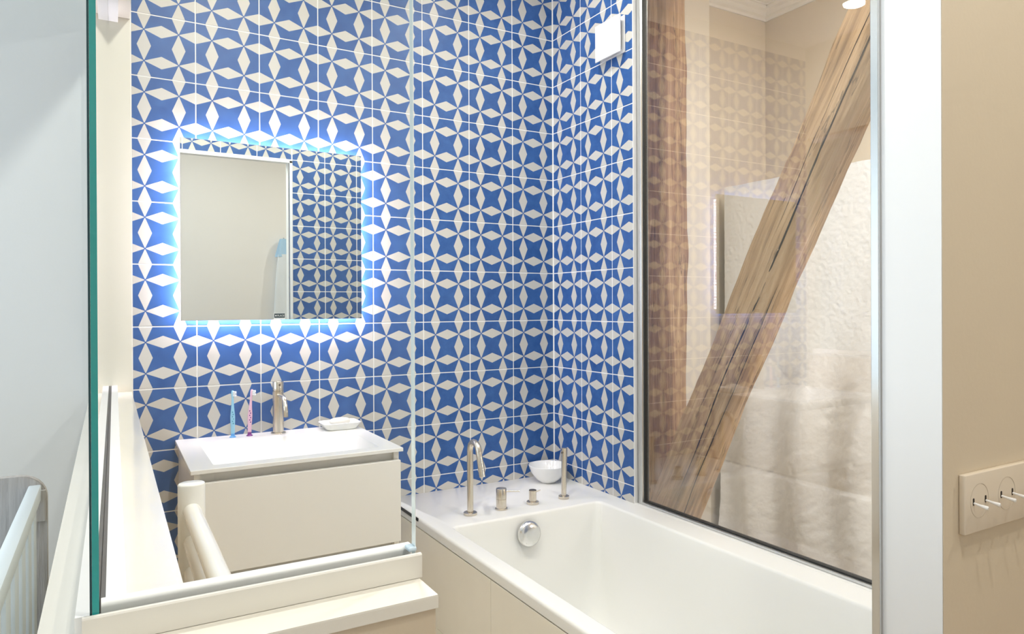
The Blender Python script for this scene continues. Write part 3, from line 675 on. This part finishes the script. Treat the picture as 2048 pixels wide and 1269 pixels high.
obj('lever', tube(B(), [(dx_ + 0.011, dy_ - 0.003, -0.6775), (dx_ + 0.028, dy_ - 0.008, -0.6720)], [0.0024, 0.0021], 12), 'nickel', dv, smooth=True)
hx, hy = 1.4650, 2.160
hs = thing('hand_shower', 'slim brushed nickel hand shower rod in its holder', 'hand shower', (hx, hy, ZT))
obj('holder', disc(hx, hy, 0.0200, 0.0110), 'nickel', hs, smooth=True)
obj('shower_rod', tube(B(), [(hx, hy, ZT + 0.010), (hx + 0.002, hy, -0.62), (hx + 0.0040, hy, -0.532)], [0.0098, 0.0103, 0.0108], 24), 'nickel', hs, smooth=True)
obj('spray_nozzle', tube(B(), [(hx - 0.004, hy - 0.002, -0.5480), (hx - 0.0115, hy - 0.004, -0.5475)], 0.0035, 12), 'nickel_dark', hs, smooth=True)
# bowl in the corner
lathe(w := B(), [(0.0, ZT + 0.0005), (0.030, ZT + 0.0005), (0.034, ZT + 0.004), (0.052, ZT + 0.018), (0.070, ZT + 0.043), (0.0795, ZT + 0.0705), (0.0788, ZT + 0.0718), (0.0770, ZT + 0.0705), (0.066, ZT + 0.044), (0.048, ZT + 0.021), (0.026, ZT + 0.010), (0.0, ZT + 0.008)], (1.5470, 2.395, 0), 48, closed_ends=False)
tag(obj('bowl', w, 'ceramic', None, smooth=True), 'round white bowl in the rear corner of the bath deck', 'bowl')

# ------------------------------------------------------------------ extractor vent on the right wall
ve = thing('air_vent', 'square white air vent high on the tiled right wall', 'vent', (X1, 2.08, 0.93))
obj('vent_frame', bx((X1 - 0.007, 2.0130, 0.9300), (X1 - 0.0004, 2.1520, 1.0680), 0.003), 'plastic_white', ve, smooth=True)
obj('vent_throat', bx((X1 - 0.020, 2.030, 0.946), (X1 - 0.007, 2.136, 1.052)), 'dark_hole', ve)
w = B(); loft(w, [[Vector((x, y, z)) for y, z in q] for x, q in ((X1 - 0.0215, [(2.014, 0.932), (2.154, 0.932), (2.154, 1.064), (2.014, 1.064)]), (X1 - 0.0290, [(2.009, 0.928), (2.159, 0.928), (2.159, 1.067), (2.009, 1.067)]), (X1 - 0.0310, [(2.011, 0.930), (2.157, 0.930), (2.157, 1.065), (2.011, 1.065)]))])
obj('cover_plate', w, 'plastic_white', ve)

# ------------------------------------------------------------------ switch plate in the hall
PX0, PX1, PZ0, PZ1, PY = 0.9823, 1.1987, -0.3086, -0.2285, 0.5023
sw = thing('switch_plate', 'pale rectangular switch plate with white toggle levers on beige wall', 'switch', ((PX0 + PX1) / 2, YF0, PZ0))
obj('plate', bx((PX0, PY, PZ0), (PX1, YF0 - 0.0003, PZ1), 0.0016, 3), 'porcelain', sw, smooth=True)
for gx in (1.0181, 1.0899, 1.1617):
    w = B(); n = 48; cz = -0.2660; ra, rb = 0.0228, 0.0231
    lo = [[Vector((gx + r * math.cos(2 * math.pi * k / n), y, cz + r * math.sin(2 * math.pi * k / n))) for k in range(n)] for r, y in ((ra, PY + 0.0002), (ra, PY - 0.0003), (rb, PY - 0.0003), (rb, PY + 0.0002))]
    loft(w, lo, False, False); obj('rosette_ring', w, 'line_grey', sw)
    for s in (-0.0152, 0.0152):
        x = gx + s
        w = B(); lo = []
        for y in (PY + 0.0002, PY - 0.0005):
            lo.append([Vector((x + 0.0018 * math.cos(a), y, cz + (0.0031 if math.sin(a) > 0 else -0.0031) + 0.0018 * math.sin(a))) for a in [2 * math.pi * k / 20 + 0.01 for k in range(20)]])
        loft(w, lo); sl = obj('toggle_slot', w, 'dark_hole', sw)
        obj('toggle', tube(B(), [(x, PY - 0.0006, cz - 0.0019), (x, PY - 0.008, cz - 0.0030), (x, PY - 0.0174, cz - 0.0043), (x, PY - 0.0184, cz - 0.0045)], [0.0014, 0.0017, 0.0027, 0.0019], 14), 'plastic_white', sw, smooth=True)

# ------------------------------------------------------------------ cot in the bedroom
cr = thing('cot', 'white slatted cot with grey wooden headboard beside the low wall', 'cot', (-0.47, 1.16, FLOOR))
def board(y, zt):
    w = B(); out = []; r = 0.050; x0, x1 = -0.835, -0.1175
    out += [(x0, FLOOR + 0.05), (x1, FLOOR + 0.05)]
    for k in range(9): a = math.radians(90 * k / 8); out.append((x1 - r + r * math.cos(a), zt - r + r * math.sin(a)))
    for k in range(9): a = math.radians(90 + 90 * k / 8); out.append((x0 + r + r * math.cos(a), zt - r + r * math.sin(a)))
    loft(w, [[Vector((x, yy, z)) for x, z in out] for yy in (y, y + 0.022)]); bmesh.ops.bevel(w, geom=[e for e in w.edges if abs(e.verts[0].co.y - e.verts[1].co.y) < 1e-5], offset=0.002, segments=2, affect='EDGES')
    return w
obj('headboard', board(1.802, -0.3580), 'crib_wood', cr, smooth=True, label='grey wooden headboard with rounded corner')
obj('footboard', board(0.470, -0.3580), 'crib_wood', cr, smooth=True, label='grey wooden footboard')
for x in (-0.1395, -0.8130):
    rl = obj('rail', bx((x - 0.0115, 0.493, -0.4110), (x + 0.0115, 1.801, -0.3785), 0.003), 'crib_white', cr, smooth=True)
    obj('rail', bx((x - 0.0115, 0.493, -1.02), (x + 0.0115, 1.801, -0.98), 0.003), 'crib_white', cr, smooth=True)
    obj('rail_bracket', bx((x - 0.0115, 1.7905, -0.4560), (x + 0.0200, 1.8015, -0.3900), 0.001), 'crib_wood', cr)
    y = 1.745
    while y > 0.52:
        obj('slat', bx((x - 0.0050, y - 0.027, -0.985), (x + 0.0050, y + 0.027, -0.405), 0.002), 'crib_white', cr, smooth=True); y -= 0.111
obj('mattress', bx((-0.797, 0.496, -0.96), (-0.156, 1.799, -0.85), 0.02, 4), 'mattress', cr, smooth=True)
for x in (-0.815, -0.150):
    for y in (0.472, 1.804): obj('foot', bx((x - 0.015, y, FLOOR), (x + 0.015, y + 0.018, FLOOR + 0.052)), 'crib_wood', cr)

# ------------------------------------------------------------------ robe on the hall wall, seen in the mirror
rb_ = thing('bath_robe', 'pale grey bath robe with blue collar hanging on the hall wall', 'robe', (1.22, -0.86, -0.60))
def cloth(x0, x1, z0, z1, dep, mat, name, taper, ph):
    w = B(); n, m = 40, 30; loops = []
    for j in range(m + 1):
        v = j / m; z = z1 + (z0 - z1) * v; hw = (x1 - x0) / 2 * (taper + (1 - taper) * v ** 0.7); cx = (x0 + x1) / 2
        lp = []
        for i in range(n):
            a = 2 * math.pi * i / n; c, s = math.cos(a), math.sin(a)
            f = 1 + 0.16 * math.sin(a * 5 + ph + v * 1.5) * (0.3 + v)
            lp.append(Vector((cx + hw * c * f, -0.893 + dep * 0.5 * (1 - 0.0) + dep * 0.5 * s * (0.55 + 0.45 * v) * f, z)))
        loops.append(lp)
    loft(w, loops); return obj(name, w, mat, rb_, smooth=True, angle=70)
cloth(1.105, 1.335, -0.60, 0.42, 0.10, 'towel', 'robe_body', 0.42, 0.4)
cloth(1.160, 1.275, 0.40, 0.545, 0.075, 'towel_blue', 'collar', 0.5, 1.7)
obj('hook', tube(B(), [(1.215, -0.8995, 0.53), (1.215, -0.855, 0.53), (1.215, -0.845, 0.555)], 0.006, 12), 'satin_chrome', rb_, smooth=True)

# ------------------------------------------------------------------ downlights
def downlight(p, label, group=None):
    t = thing('downlight', label, 'ceiling light', (p[0], p[1], CEIL - 0.010), group)
    lathe(w := B(), [(0.046, CEIL - 0.0002), (0.055, CEIL - 0.0002), (0.055, CEIL - 0.0035), (0.050, CEIL - 0.0080), (0.046, CEIL - 0.0060)], (p[0], p[1], 0), 36, closed_ends=False); obj('bezel', w, 'white_paint', t, smooth=True)
    lathe(w := B(), [(0.0, CEIL - 0.0005), (0.045, CEIL - 0.0005), (0.045, CEIL - 0.0045), (0.0, CEIL - 0.0055)], (p[0], p[1], 0), 36, closed_ends=False); obj('lens', w, 'lamp', t, smooth=True)
for p, l in zip(BATH_LAMPS, ('round ceiling spot above the basin', 'round ceiling spot above the rear of the bath', 'round ceiling spot by the glass panel', 'round ceiling spot above the front of the bath')): downlight(p, l)
for p, l in zip(HALL_LAMPS, ('round ceiling spot in the hall by the switch plate', 'round ceiling spot in the hall outside the doorway')): downlight(p, l)
